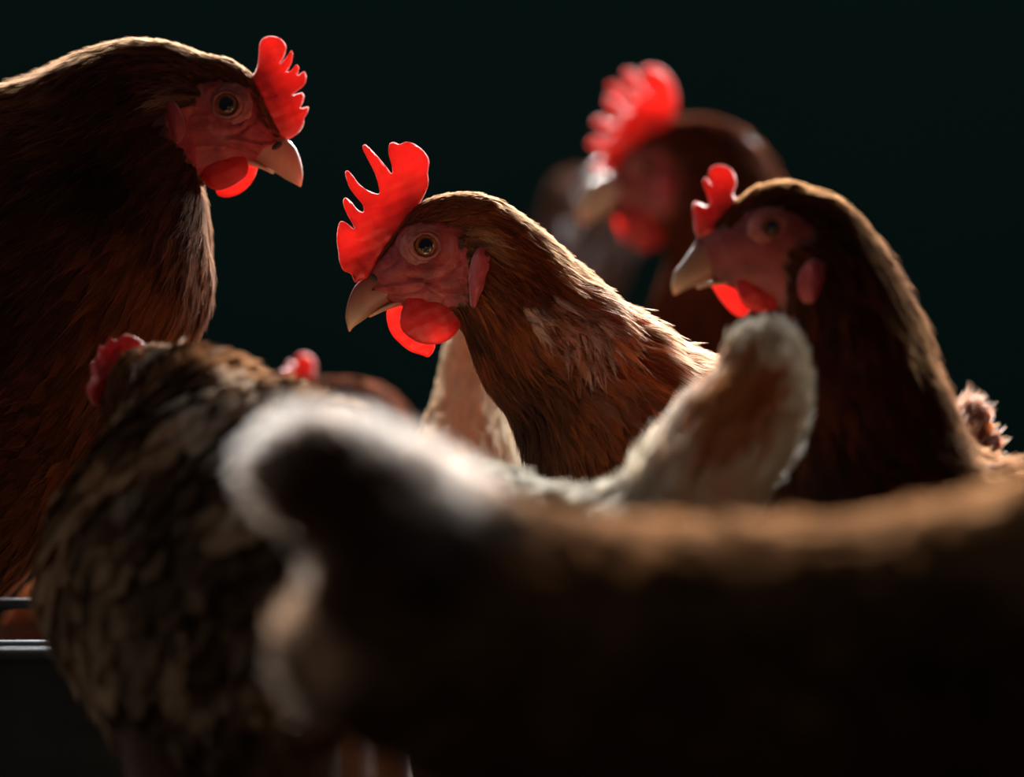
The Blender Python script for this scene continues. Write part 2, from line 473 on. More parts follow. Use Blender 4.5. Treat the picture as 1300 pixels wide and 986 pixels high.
def plumage(name, surf, parent, n, size, colf, face=None, seed=1, barbs=False, rrange=(0, 1), fluff=1.0, wind=0.12, barb_r=0.11, keep=None):
    """n feathers rooted over the body, each a curved tapering vane laid along the body's flow.
    size(rel) -> (length, half width, tip lift) arrays in mm by position head(0)..tail(1)"""
    r = np.random.default_rng(seed)
    rr0, rr1 = int(rrange[0] * (surf.nr - 1)), int(rrange[1] * (surf.nr - 1))
    w0 = surf.cell[rr0:rr1 + 1].copy()
    rel_rows = np.linspace(rrange[0], rrange[1], w0.shape[0])
    Lr, Wr, _ = size(rel_rows)
    w0 = w0 / (Wr * Lr)[:, None] ** 0.75          # small feathers sit closer together
    p = (w0 / w0.sum()).ravel()
    pick = r.choice(len(p), size=n, p=p)
    R0 = pick // surf.nt + rr0 + r.uniform(-.5, .5, n); T0 = pick % surf.nt + r.uniform(-.5, .5, n)
    R0 = np.clip(R0, 0, surf.nr - 1.01)
    P0 = surf.bil(surf.G, R0, T0)
    ok = np.ones(n, bool)
    if face is not None:
        ok &= ~face(P0, 0.0)
    if keep is not None: ok &= keep(P0)
    R0, T0, P0 = R0[ok], T0[ok], P0[ok]; n = len(R0)
    rel = R0 / (surf.nr - 1)
    L, Wd, lift = [a * 1e-3 for a in size(rel)]
    jit = r.uniform(0.75, 1.25, n); L = L * jit; Wd = Wd * r.uniform(0.8, 1.2, n)
    lift = lift * r.uniform(0.4, 1.5, n) * fluff
    yaw = r.normal(0, wind, n) + 0.25 * smooth_noise(P0, 60, seed)
    base, tip = colf(P0, rel, r)                  # (n,3) colours at root and tip
    ls = surf.bil(surf.ls, R0, T0); lt = surf.bil(surf.lt, R0, T0)

    def place(idx, a, c, h=None):
        """a along, c across (metres) in each feather's own frame -> 3d"""
        cy, sy = np.cos(yaw[idx]), np.sin(yaw[idx])
        aa = a * cy - c * sy; cc = a * sy + c * cy
        rr = R0[idx] + aa / ls[idx]; tt = T0[idx] + cc / lt[idx]
        over = np.maximum(rr - (surf.nr - 1.001), 0) * ls[idx]
        q = surf.bil(surf.G, rr, tt); nn = surf.bil(surf.N, rr, tt)
        end = surf.bil(surf.G, np.full_like(rr, surf.nr - 1.001), tt) - surf.bil(surf.G, np.full_like(rr, surf.nr - 3.0), tt)
        end = end / (np.linalg.norm(end, axis=-1, keepdims=True) + 1e-9)
        q = q + end * over[..., None]
        t = a / L[idx]
        up = 0.0003 + lift[idx] * np.clip(t, 0, 1.2) ** 1.3
        camber = -(c / (Wd[idx] + 1e-6)) ** 2 * Wd[idx] * 0.22
        if h is not None: up = up + h
        return q + nn * (up + camber)[..., None]

    # vanes
    NT = 6; ts = np.linspace(0, 1, NT + 1)
    prof = np.sin(np.pi * np.clip(ts, 0, 1) ** 0.75) ** 0.7 * 0.92 + 0.05; prof[0] = 0.12; prof[-1] = 0.03
    nv = (NT + 1) * 3
    V = np.zeros((n, NT + 1, 3, 3)); C = np.zeros((n, NT + 1, 3, 4)); UV = np.zeros((n, NT + 1, 3, 3))
    ids = np.arange(n)
    shrink = 0.85 if barbs else 1.0
    for i, t in enumerate(ts):
        for j, sd in enumerate((-1, 0, 1)):
            c = Wd * prof[i] * sd * shrink
            V[:, i, j] = place(ids, L * t, c)
            k = np.clip((t - 0.25) / 0.75, 0, 1) ** 1.2
            C[:, i, j, :3] = base * (1 - k) + tip * k; C[:, i, j, 3] = 1
            if sd: C[:, i, j, :3] = C[:, i, j, :3] * 1.15
            UV[:, i, j, 0] = c; UV[:, i, j, 1] = L * t + ids * 0.0137 % 0.01
    quad = []
    for i in range(NT):
        for j in range(2):
            a = i * 3 + j; quad.append((a, a + 1, a + 4, a + 3))
    quad = np.array(quad)
    F = (quad[None] + (ids * nv)[:, None, None]).reshape(-1, 4)
    me = bpy.data.meshes.new(name)
    me.vertices.add(n * nv); me.vertices.foreach_set('co', V.ravel().astype(np.float32))
    me.loops.add(F.size); me.loops.foreach_set('vertex_index', F.ravel().astype(np.int32))
    me.polygons.add(len(F)); me.polygons.foreach_set('loop_start', (np.arange(len(F)) * 4).astype(np.int32))
    me.polygons.foreach_set('use_smooth', np.ones(len(F), bool))
    me.update(calc_edges=True)
    set_attr(me, 'tint', 'FLOAT_COLOR', 'POINT', C, 'color')
    set_attr(me, 'vane', 'FLOAT_VECTOR', 'POINT', UV, 'vector')
    o = link(name, me, parent, (M_VANE,)); o['kind'] = 'stuff'
    if not barbs: return o
    # barbs: fine curved threads fringing every vane
    K = barbs; NP = 5
    fid = np.repeat(ids, K * 2); side = np.tile(np.tile([-1, 1], K), n)
    kk = np.tile(np.repeat(np.linspace(0.02, 0.86, K), 2), n) + r.uniform(-.03, .03, len(fid))
    m = len(fid); q = np.linspace(0, 1, NP)
    pf = np.interp(np.clip(kk + 0.22, 0, 1), ts, prof)
    reach = 0.30 * r.uniform(0.7, 1.35, m)
    P = np.zeros((m, NP, 3)); wob = r.normal(0, 1, m)
    for i, u in enumerate(q):
        a = L[fid] * (kk + reach * u); c = side * Wd[fid] * pf * 1.12 * (u ** 0.8) * (1 + 0.12 * wob)
        P[:, i] = place(fid, a, c, h=0.00012 + 0.0004 * u * u * (1 + 1.2 * wob.clip(-1, 2)) * L[fid] / 0.02)
    cc = base[fid] * (1 - kk[:, None]) + tip[fid] * kk[:, None]
    cc = lighter(cc, r.uniform(0.55, 1.6, (m, 1)), 0.95)
    hc = bpy.data.hair_curves.new(name + '_barbs')
    hc.add_curves([NP] * m)
    hc.attributes['position'].data.foreach_set('vector', P.ravel().astype(np.float32))
    ra = np.tile(np.linspace(1, 0.25, NP) * barb_r * 1e-3, m)
    at = hc.attributes.get('radius') or hc.attributes.new('radius', 'FLOAT', 'POINT')
    at.data.foreach_set('value', ra.astype(np.float32))
    c4 = np.concatenate([cc, np.ones((m, 1))], 1)
    at = hc.attributes.new('tint', 'FLOAT_COLOR', 'CURVE'); at.data.foreach_set('color', c4.ravel().astype(np.float32))
    oh = link('feather_barbs', hc, parent, (M_BARB,)); oh['kind'] = 'stuff'
    return o


# ------------------------------------------------------------------ colours of plumage
RUST = np.array((0.26, 0.075, 0.024)); DEEP = np.array((0.085, 0.026, 0.012)); DARK = np.array((0.018, 0.011, 0.009))
CREAM = np.array((0.72, 0.60, 0.44)); BUFF = np.array((0.42, 0.24, 0.11)); GREY = np.array((0.20, 0.17, 0.13))


def c_brown(main=RUST, other=DEEP, freq=70, seed=3, tipgain=1.5, pale=None, pale_at=None, dark_at=None, hue=0.25, spot=None, spot_at=None):
    def f(P, rel, r):
        n = len(P); s = (smooth_noise(P, freq, seed) * 0.35 + 0.5 + r.normal(0, 0.18, n)).clip(0, 1)[:, None]
        c = main * s + other * (1 - s)
        c = c * r.uniform(1 - hue, 1 + hue, (n, 1))
        if spot_at is not None:
            k = spot_at(P)[:, None] ; c = c * (1 - k) + spot * k
        tip = c * tipgain
        if pale_at is not None:
            k = pale_at(P, rel, r)[:, None]
            c = c * (1 - k) + pale * k; tip = tip * (1 - k * 0.7) + pale * k * 0.7
        if dark_at is not None:
            k = dark_at(P, rel, r)[:, None]
            c = c * (1 - k) + DARK * k; tip = tip * (1 - k) + DARK * k
        return c, lighter(tip, 1.0)
    return f


# ------------------------------------------------------------------ the hen
def px_blob(cx, cy, rad, d, org):
    X, Z = W(cx, cy, d); k = 0.45 * d / 2 / 1300 * rad
    def f(P, rel=None, r=None):
        q = ((P[:, 0] + org[0] - X) ** 2 + (P[:, 2] + org[2] - Z) ** 2) / k ** 2
        return np.exp(-q)
    return f


def hen(label, d, sec, color, comb=None, comb_base=None, beak=None, low_beak=None, eye=None, eye_r=12, wattles=(), lobe=None,
        face_poly=None, feet=None, size=None, n=3500, barbs=0, under=DEEP, reverse=False, tail=None, egg=0.0, seed=1,
        head_at='start', comb_t=1.5, fluff=1.0, head_dy=0.0, beak_tint=None, barb_r=0.11, nth=64, layers=(), horn_dark=1.0, thin=None, sculpt=(), per=8, nostril=None, face_k=1.0):
    """sec runs from the beak to the tail. Everything is built round an Empty on the litter."""
    ys = CAM_Y + d
    mid = sec[len(sec) // 2]
    X0, _ = W((mid[0] + mid[2]) / 2, 0, d)
    org = (X0, ys, 0.0)
    root = bpy.data.objects.new('hen', None); COL.objects.link(root); root.location = org
    root.empty_display_size = 0.05
    root['label'] = label; root['category'] = 'hen'; root['group'] = 'flock of brown hens'
    G = loft_grid(sec, d, org, per, nth, egg)
    # slight natural unevenness
    nz = smooth_noise(G.reshape(-1, 3), 90, seed).reshape(G.shape[:2])
    surf = Surf(G)
    rel = np.linspace(0, 1, G.shape[0])[:, None]
    G = G + surf.N * (nz * 0.0012 * np.clip((rel - 0.2) * 3, 0, 1))[..., None]
    if len(sculpt):
        disp = np.zeros(G.shape[:2]); FQ = G[:, :, [0, 2]].reshape(-1, 2) + np.array([org[0], org[2]])
        for pl, wd, ht in sculpt:
            q = np.array([W(a, b_, d) for a, b_ in pl])
            dn = np.concatenate([np.linspace(q[i], q[i + 1], 8) for i in range(len(q) - 1)]) if len(q) > 1 else q
            dd = np.min([np.linalg.norm(FQ - b_, axis=1) for b_ in dn], axis=0)
            disp += (1.6 * ht / 1000 * np.exp(-(dd / (wd / 1000)) ** 2)).reshape(disp.shape)
        G = G + surf.N * (disp * np.abs(surf.N[:, :, 1]))[..., None]
    surf = Surf(G)
    Gb = G
    if thin:
        f = np.interp(np.linspace(0, 1, len(G)), [thin[0] - 0.08, thin[0] + 0.12], [1, thin[1]])[:, None, None]
        cc = G.mean(axis=1, keepdims=True); Gb = cc + (G - cc) * f
    V, F = grid_mesh_data(Gb)
    nb = len(V)
    # legs
    fx, fdy = feet
    thigh = []; leg_faces = len(F)
    for s in (-1, 1):
        lx = fx - org[0] + 0.01 * s; ly = fdy + s * 0.034
        z1 = 0.19
        thigh.append((lx, ly))
        tube(V, F, [(lx + 0.009, ly, 0.108), (lx + 0.012, ly, 0.092), (lx + 0.006, ly, 0.05), (lx, ly, 0.012)],
             [0.0085, 0.0075, 0.0058, 0.0065], 10)
        fs = 1 if sec[0][0] > sec[-1][0] else -1
        for ang, ln in ((0, 0.055), (0.55, 0.045), (-0.55, 0.045), (math.pi, 0.022)):
            dx, dy_ = math.cos(ang) * fs * ln, math.sin(ang) * ln
            tube(V, F, [(lx, ly, 0.010), (lx + dx * .5, ly + dy_ * .5, 0.0085), (lx + dx * .85, ly + dy_ * .85, 0.005), (lx + dx * 1.08, ly + dy_ * 1.08, 0.0015)],
                 [0.0055, 0.0045, 0.0035, 0.0008], 8)
    n_leg = len(F)
    for lx, ly in thigh:
        tube(V, F, [(lx - 0.014, ly * 0.8, 0.215), (lx - 0.008, ly, 0.17), (lx, ly, 0.13), (lx + 0.008, ly, 0.106)], [0.034, 0.030, 0.019, 0.0095], 14)
    body = mesh_from('body', V, F, root, (M_BODY, M_LEG))
    me = body.data
    mi = np.zeros(len(me.polygons), np.int32); mi[leg_faces:n_leg] = 1
    me.polygons.foreach_set('material_index', mi)
    Vn = np.array(V)
    fc = np.zeros(len(V))
    face = None
    if face_poly is not None:
        fp = smooth_poly([W(x, y, d) for x, y in face_poly], 3)

        def face(P, margin=0.0):
            Q = P[:, [0, 2]] + np.array([org[0], org[2]])
            Q = Q + 0.0011 * np.stack([smooth_noise(P, 900, 2), smooth_noise(P, 900, 4)], 1)
            return inside(Q, fp)
        near = Vn[:, 2] > 0
        fc = face(Vn).astype(float) * face_k
    set_attr(me, 'face', 'FLOAT', 'POINT', fc, 'value')
    t4 = np.ones((len(V), 4)); t4[:, :3] = under
    set_attr(me, 'tint', 'FLOAT_COLOR', 'POINT', t4, 'color')
    bvh = BVHTree.FromPolygons([Vector(v) for v in Vn[:nb]], [f for f in F[:leg_faces]])

    def side_y(px, py, side):
        X, Z = W(px, py, d)
        o = Vector((X - org[0], side * 0.5, Z - org[2])); h = bvh.ray_cast(o, Vector((0, -side, 0)))
        return (h[0].y + org[1]) if h[0] is not None else org[1]

    if size is None:
        size = size_default
    plumage('plumage', surf, root, n, size, color(org, d), face, seed, barbs, fluff=fluff, barb_r=barb_r)
    for k, (nn, sz, cf, rrng, fl, bb, *kp) in enumerate(layers):
        plumage(['loose_feathers', 'back_feathers', 'fluff_feathers'][k], surf, root, nn, sz, cf(org, d), face, seed + 31 + k, bb, rrange=rrng, fluff=fl, barb_r=barb_r if barbs else 0.2,
                 wind=0.2 if kp else 0.12, keep=(lambda P, g=kp[0]: g(org, d)(P) > 0.35) if kp else None)
    kpx = 0.45 * d / 2 / 1300
    if comb:
        slab('comb', comb, d + head_dy, org[1] + head_dy, comb_t, root, org, M_COMB, edge=2.0, step=1.2, base=comb_base, grow=1.6,
             bend=lambda x, z: 0.0016 * math.sin(x * 130) + 0.0011 * math.sin(z * 210 + x * 60))
    for k, (poly, off) in enumerate(wattles):
        slab('wattle', poly, d + head_dy, org[1] + head_dy + off / 1000, 1.9, root, org, M_WATTLE, edge=3.0, step=1.3,
             bend=lambda x, z, s=(-1 if off < 0 else 1): s * (0.003 - 60 * (x * x + z * z) * 0.08))
    if lobe:
        c = np.mean(lobe, axis=0)
        for s in (-1, 1):
            y = side_y(c[0], c[1], s)
            slab('earlobe', lobe, d, y + s * 0.0017, 2.0, root, org, M_LOBE, edge=2.6, step=1.1,
                 bend=lambda x, z, s=s: s * (0.0008 * math.cos(x * 700)))
    if eye:
        X, Z = W(eye[0], eye[1], d); R = eye_r * kpx
        for s in (-1, 1):
            y = side_y(eye[0], eye[1], s) - org[1]
            # eyeball: unit sphere scaled, iris drawn round its outward axis
            bm = bmesh.new(); bmesh.ops.create_uvsphere(bm, u_segments=32, v_segments=24, radius=1.0)
            for f in bm.faces: f.smooth = True
            em = bpy.data.meshes.new('eye'); bm.to_mesh(em); bm.free()
            eo = link('eye', em, root, (M_EYE,))
            eo.location = (X - org[0], y - s * R * 0.42, Z - org[2]); eo.scale = (R * 1.12, R * 0.80, R * 1.12)
            # lids: two wrinkled rings of skin
            lv, lf = [], []
            NS = 44
            rings = [(0.90, 0.36), (0.97, 0.50), (1.06, 0.50), (1.14, 0.36), (1.20, 0.22), (1.30, 0.26), (1.42, 0.20), (1.52, 0.06), (1.62, 0.05), (1.75, -0.02), (1.9, -0.3)]
            for q, (rr, hh) in enumerate(rings):
                for j in range(NS):
                    a = 2 * math.pi * j / NS
                    w_ = 1 + 0.025 * math.sin(a * 5 + q) + 0.02 * math.sin(a * 11 + q * 2)
                    ex = 1.06 if q < 3 else 1.12
                    lv.append((math.cos(a) * R * rr * ex * w_, s * R * (hh + 0.02 * math.sin(a * 9 + q)), math.sin(a) * R * rr * w_))
            for q in range(len(rings) - 1):
                for j in range(NS):
                    A = q * NS + j; B = q * NS + (j + 1) % NS
                    lf.append((A, B, B + NS, A + NS))
            lo = mesh_from('eyelid', lv, lf, root, (M_LID,))
            lo.location = (X - org[0], y - s * R * 0.12, Z - org[2])
    if nostril:
        X, Z = W(nostril[0], nostril[1], d)
        for s in (-1, 1):
            bm = bmesh.new(); bmesh.ops.create_uvsphere(bm, u_segments=16, v_segments=10, radius=1.0)
            for f in bm.faces: f.smooth = True
            em = bpy.data.meshes.new('nostril'); bm.to_mesh(em); bm.free()
            eo = link('nostril', em, root, (M_NOSTRIL,)); eo.location = (X - org[0], head_dy + s * nostril[3] / 1000, Z - org[2])
            eo.scale = (0.0029, 0.0008, 0.0014); eo.rotation_euler = (0, nostril[2], 0)
    for nm, bk in (('upper_beak', beak), ('lower_beak', low_beak)):
        if not bk: continue
        G2 = loft_grid([(a, b_, c_, e_, w_, head_dy * 1000) for a, b_, c_, e_, w_ in bk], d, org, 7, 28)
        V2, F2 = grid_mesh_data(G2)
        bo = mesh_from(nm, V2, F2, root, (M_BEAK,))
        Q = np.array(V2); bt = np.array(beak_tint if beak_tint is not None else (0.62, 0.31, 0.19))
        tipX, tipZ = W(bk[-1][0], bk[-1][1], d)
        dist = np.hypot(Q[:, 0] + org[0] - tipX, Q[:, 2] - tipZ)
        k = np.clip(dist / 0.012, 0, 1)[:, None] ** 0.7
        col = np.array((0.80, 0.62, 0.40)) * (1 - k) + bt * k
        k2 = np.clip((dist - 0.011) / 0.013, 0, 1)[:, None] * horn_dark
        col = col * (1 - k2 * 0.8) + np.array((0.30, 0.06, 0.045)) * k2 * 0.8
        set_attr(bo.data, 'tint', 'FLOAT_COLOR', 'POINT', np.concatenate([col, np.ones((len(Q), 1))], 1), 'color')
    return root, surf, org, bvh, side_y


def size_default(rel):
    """small on the head, narrow on the neck, broad on the body"""
    L = np.interp(rel, [0, 0.15, 0.3, 0.5, 0.7, 1.0], [3.5, 7, 17, 26, 32, 40])
    Wd = np.interp(rel, [0, 0.15, 0.3, 0.5, 0.7, 1.0], [0.8, 1.3, 2.4, 5.5, 8.5, 9])
    li = np.interp(rel, [0, 0.15, 0.3, 0.5, 0.7, 1.0], [0.4, 0.8, 1.6, 2.4, 3.2, 4])
    return L, Wd, li


# ------------------------------------------------------------------ the place
def box(name, x0, x1, y0, y1, z0, z1, mat):
    V = [(x, y, z) for x in (x0, x1) for y in (y0, y1) for z in (z0, z1)]
    F = [(0, 1, 3, 2), (4, 6, 7, 5), (0, 4, 5, 1), (2, 3, 7, 6), (0, 2, 6, 4), (1, 5, 7, 3)]
    o = mesh_from(name, V, F, None, (mat,), smooth=False); o['kind'] = 'structure'; return o


box('floor', -5, 5, -2.6, 5.1, -0.1, 0.0, M_FLOOR)
box('wall_back', -5, 5, 5.0, 5.15, 0.0, 3.6, M_WALL)


def rel_pts(pts, off, sc):
    return [(off[0] + x / sc, off[1] + y / sc) for x, y in pts]


# ================================================================== centre hen (in focus, faces left)
z2 = lambda pts: rel_pts(pts, (410, 160), 3.081)
B_comb = z2([(150, 605), (125, 612), (110, 580), (80, 565), (65, 530), (60, 490), (54, 450), (57, 405), (68, 374), (90, 378), (124, 402),
             (100, 355), (84, 320), (79, 292), (90, 280), (112, 297), (135, 325), (158, 336), (155, 308), (128, 275), (105, 243), (92, 208),
             (86, 183), (97, 174), (116, 192), (138, 222), (168, 247), (198, 260), (219, 262), (217, 232), (203, 185), (178, 135), (155, 88),
             (165, 72), (187, 90), (217, 122), (247, 158), (270, 186), (268, 150), (257, 110), (258, 72), (276, 61), (300, 70), (326, 60),
             (360, 70), (395, 98), (416, 135), (411, 180), (413, 225), (398, 268), (378, 305), (372, 345), (340, 400), (300, 455), (260, 505), (215, 560), (180, 600)])
B_base = z2([(372, 330), (330, 390), (290, 450), (250, 500), (210, 550), (170, 590)])
B_sec = [
    (459, 354, 500, 385, 5.0, 0), (474, 336, 520, 392, 8.0, 0), (494, 308, 540, 398, 11.5, 0), (518, 275, 560, 402, 14.5, 0),
    (548, 254, 578, 408, 16.0, 0), (586, 247, 589, 420, 17.5, 0), (622, 253, 598, 444, 20, 0), (660, 279, 613, 474, 24, 0),
    (700, 312, 632, 503, 29, 1), (738, 347, 654, 535, 36, 3), (786, 385, 670, 570, 45, 6), (832, 420, 682, 640, 55, 10),
    (888, 460, 715, 740, 63, 16), (960, 496, 800, 850, 68, 24), (1040, 515, 920, 910, 68, 34), (1110, 545, 1030, 900, 60, 46),
    (1155, 558, 1110, 830, 48, 58), (1185, 555, 1165, 740, 34, 70), (1208, 538, 1212, 660, 20, 80), (1226, 522, 1244, 600, 10, 88)]
B_face = z2([(100, 640), (112, 600), (160, 575), (215, 520), (262, 460), (300, 410), (340, 392), (400, 384), (460, 386), (525, 400), (548, 425),
             (535, 470), (560, 500), (575, 560), (572, 630), (560, 680), (540, 700), (480, 715), (380, 720), (280, 720), (200, 740), (120, 720)])
B_beak = [(a, b, c, e, w) for (a, b), (c, e), w in zip(
    z2([(215, 560), (160, 590), (122, 630), (103, 672), (91, 715), (88, 752), (97, 792)]),
    z2([(385, 640), (310, 668), (250, 698), (195, 732), (150, 765), (120, 786), (106, 803)]), (7.5, 6.2, 5.0, 4.0, 2.9, 1.9, 0.6))]
B_low = [(a, b, c, e, w) for (a, b), (c, e), w in zip(
    z2([(390, 645), (300, 675), (235, 700), (180, 738)]), z2([(380, 690), (305, 703), (245, 722), (186, 748)]), (6, 4.8, 3.4, 1.0))]
B_w1 = z2([(345, 650), (400, 650), (450, 648), (500, 660), (530, 690), (541, 740), (535, 790), (510, 825), (470, 848), (420, 855), (370, 845), (325, 815), (303, 780), (305, 735), (322, 690)])
B_w2 = z2([(262, 695), (300, 690), (360, 700), (420, 720), (440, 780), (438, 850), (432, 878), (412, 903), (385, 895), (340, 880), (300, 850), (268, 815), (250, 770), (247, 725)])
B_lobe = z2([(618, 480), (645, 492), (662, 525), (660, 570), (640, 620), (618, 660), (603, 700), (592, 718), (578, 700), (574, 650), (573, 590), (582, 530), (598, 495)])


def B_color(org, d):
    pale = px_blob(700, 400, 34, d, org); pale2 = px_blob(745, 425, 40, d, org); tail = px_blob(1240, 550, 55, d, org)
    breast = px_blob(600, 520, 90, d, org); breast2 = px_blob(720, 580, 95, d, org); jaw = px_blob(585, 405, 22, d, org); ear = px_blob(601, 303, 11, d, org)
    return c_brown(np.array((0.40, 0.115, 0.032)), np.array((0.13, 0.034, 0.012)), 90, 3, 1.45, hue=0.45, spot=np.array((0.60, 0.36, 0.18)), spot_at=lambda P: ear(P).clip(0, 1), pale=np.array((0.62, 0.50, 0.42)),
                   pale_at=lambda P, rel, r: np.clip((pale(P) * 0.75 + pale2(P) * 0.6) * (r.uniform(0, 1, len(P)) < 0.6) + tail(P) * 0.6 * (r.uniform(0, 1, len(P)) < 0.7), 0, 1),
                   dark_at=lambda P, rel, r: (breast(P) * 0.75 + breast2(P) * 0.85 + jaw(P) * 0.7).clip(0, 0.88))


def B_size(rel):
    L = np.interp(rel, [0, 0.18, 0.28, 0.42, 0.55, 0.7, 0.85, 1.0], [3.5, 7, 12, 22, 27, 34, 26, 12])
    Wd = np.interp(rel, [0, 0.18, 0.28, 0.42, 0.55, 0.7, 0.85, 1.0], [0.7, 1.0, 1.4, 2.2, 4.2, 8, 7, 5])
    li = np.interp(rel, [0, 0.18, 0.28, 0.42, 0.55, 0.7, 1.0], [0.3, 0.5, 0.9, 1.8, 2.4, 3, 5])
    return L, Wd, li


def B_ruff(org, d):
    return c_brown(np.array((0.85, 0.70, 0.58)), np.array((0.44, 0.16, 0.06)), 260, 71, 1.2, hue=0.3)


def B_cape(org, d):
    return c_brown(np.array((0.62, 0.24, 0.085)), np.array((0.34, 0.10, 0.03)), 120, 73, 1.5, hue=0.4)


def ruff_size(rel):
    o = np.ones_like(rel); return o * 15, o * 1.3, o * 3.4


def cape_size(rel):
    o = np.ones_like(rel); return o * 26, o * 2.6, o * 4.4


def ruff_at(org, d):
    a = px_blob(682, 392, 24, d, org); b = px_blob(735, 420, 30, d, org); return lambda P: np.maximum(a(P), b(P))


def cape_at(org, d):
    a = px_blob(775, 395, 34, d, org); b = px_blob(830, 445, 42, d, org); return lambda P: np.maximum(a(P), b(P))


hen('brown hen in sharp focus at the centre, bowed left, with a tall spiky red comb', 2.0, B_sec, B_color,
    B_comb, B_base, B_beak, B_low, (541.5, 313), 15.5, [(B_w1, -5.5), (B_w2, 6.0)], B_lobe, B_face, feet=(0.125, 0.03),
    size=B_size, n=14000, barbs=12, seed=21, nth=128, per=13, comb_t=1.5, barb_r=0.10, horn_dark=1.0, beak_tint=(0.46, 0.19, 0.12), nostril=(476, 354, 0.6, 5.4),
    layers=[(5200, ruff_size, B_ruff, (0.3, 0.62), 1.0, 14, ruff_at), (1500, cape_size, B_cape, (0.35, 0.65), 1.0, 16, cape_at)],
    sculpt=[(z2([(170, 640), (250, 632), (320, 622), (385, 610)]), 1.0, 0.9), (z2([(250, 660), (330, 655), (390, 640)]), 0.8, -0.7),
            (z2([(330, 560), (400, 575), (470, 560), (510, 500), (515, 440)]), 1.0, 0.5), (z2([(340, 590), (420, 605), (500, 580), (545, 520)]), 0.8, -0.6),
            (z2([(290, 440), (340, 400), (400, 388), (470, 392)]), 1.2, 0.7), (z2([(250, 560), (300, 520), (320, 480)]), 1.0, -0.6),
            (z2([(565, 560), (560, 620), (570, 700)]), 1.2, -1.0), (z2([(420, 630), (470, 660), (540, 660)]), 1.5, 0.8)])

# ================================================================== upper left hen (in focus, faces right)
z1 = lambda pts: rel_pts(pts, (0, 20), 3.081)
A_comb = z1([(978, 248), (1000, 215), (1012, 162), (1015, 115), (1030, 90), (1060, 80), (1095, 88), (1119, 115), (1115, 150), (1094, 188), (1120, 160), (1139, 134),
             (1146, 150), (1138, 188), (1121, 218), (1140, 210), (1157, 190), (1170, 202), (1164, 230), (1188, 217), (1198, 237), (1190, 268), (1165, 292),
             (1149, 308), (1178, 299), (1190, 312), (1185, 338), (1177, 360), (1206, 354), (1203, 378), (1190, 402), (1188, 425), (1172, 452), (1150, 470),
             (1128, 482), (1095, 490), (1060, 470), (1030, 410), (1015, 350), (990, 300)])
A_base = z1([(985, 265), (1010, 310), (1025, 360), (1040, 410), (1070, 460), (1110, 480)])
A_sec = [
    (362, 178, 322, 204, 5.0, 0), (352, 160, 306, 211, 8.0, 0), (338, 130, 289, 219, 11.5, 0), (318, 97, 270, 226, 14.5, 0),
    (290, 78, 257, 232, 16.0, 0), (258, 73, 250, 240, 17.5, 0), (225, 62, 257, 257, 21, 0), (190, 57, 262, 285, 26, 0),
    (150, 59, 264, 322, 32, 0), (105, 71, 265, 362, 39, 0), (55, 95, 257, 402, 47, 2), (0, 116, 240, 440, 55, 5),
    (-70, 135, 200, 510, 64, 10), (-150, 190, 130, 610, 70, 16), (-230, 270, 50, 700, 72, 24), (-320, 370, -60, 780, 70, 32),
    (-420, 450, -200, 820, 60, 40), (-520, 490, -360, 800, 46, 48), (-600, 480, -520, 720, 26, 56), (-680, 420, -620, 560, 8, 60)]
A_face = z1([(1180, 600), (1150, 470), (1110, 480), (1060, 440), (1040, 380), (1015, 330), (975, 292), (920, 272), (850, 262), (790, 270), (785, 310), (775, 350), (735, 365), (700, 365), (668, 380), (668, 440),
             (700, 510), (740, 560), (770, 600), (800, 640), (900, 620), (1000, 640), (1100, 660)])
A_beak = [(a, b, c, e, w) for (a, b), (c, e), w in zip(
    z1([(1090, 478), (1125, 485), (1148, 505), (1166, 535), (1180, 580), (1185, 625), (1180, 655)]),
    z1([(925, 525), (985, 560), (1030, 588), (1075, 612), (1115, 638), (1148, 655), (1172, 669)]), (7.5, 6.2, 5.0, 4.0, 2.9, 1.9, 0.6))]
A_low = [(a, b, c, e, w) for (a, b), (c, e), w in zip(
    z1([(920, 530), (990, 562), (1030, 588), (1070, 612)]), z1([(920, 565), (985, 588), (1025, 600), (1062, 618)]), (6, 4.8, 3.4, 1.0))]
A_w1 = z1([(795, 550), (835, 530), (900, 535), (955, 550), (975, 585), (967, 628), (925, 662), (865, 685), (818, 672), (787, 635), (778, 590)])
A_w2 = z1([(870, 560), (930, 560), (985, 570), (1004, 585), (998, 612), (980, 648), (948, 682), (905, 703), (868, 706), (842, 690), (840, 640)])
A_lobe = z1([(662, 352), (688, 344), (712, 365), (730, 400), (741, 435), (738, 475), (716, 511), (694, 498), (676, 455), (660, 395)])


def A_color(org, d):
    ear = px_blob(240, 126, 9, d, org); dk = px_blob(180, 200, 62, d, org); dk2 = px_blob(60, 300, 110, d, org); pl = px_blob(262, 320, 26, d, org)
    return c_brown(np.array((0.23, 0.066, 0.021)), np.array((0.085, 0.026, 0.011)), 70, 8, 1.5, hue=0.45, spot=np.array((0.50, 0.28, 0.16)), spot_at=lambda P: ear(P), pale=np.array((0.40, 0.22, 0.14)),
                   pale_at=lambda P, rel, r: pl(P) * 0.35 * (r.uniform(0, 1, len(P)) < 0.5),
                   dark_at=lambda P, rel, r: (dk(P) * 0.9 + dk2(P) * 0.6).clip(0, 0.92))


def A_size(rel):
    L = np.interp(rel, [0, 0.18, 0.3, 0.45, 0.6, 1.0], [3.5, 8, 15, 24, 30, 42])
    Wd = np.interp(rel, [0, 0.18, 0.3, 0.45, 0.6, 1.0], [0.7, 1.2, 1.9, 3.2, 6, 9])
    li = np.interp(rel, [0, 0.18, 0.3, 0.45, 0.6, 1.0], [0.3, 0.7, 1.3, 2.2, 2.8, 4])
    return L, Wd, li


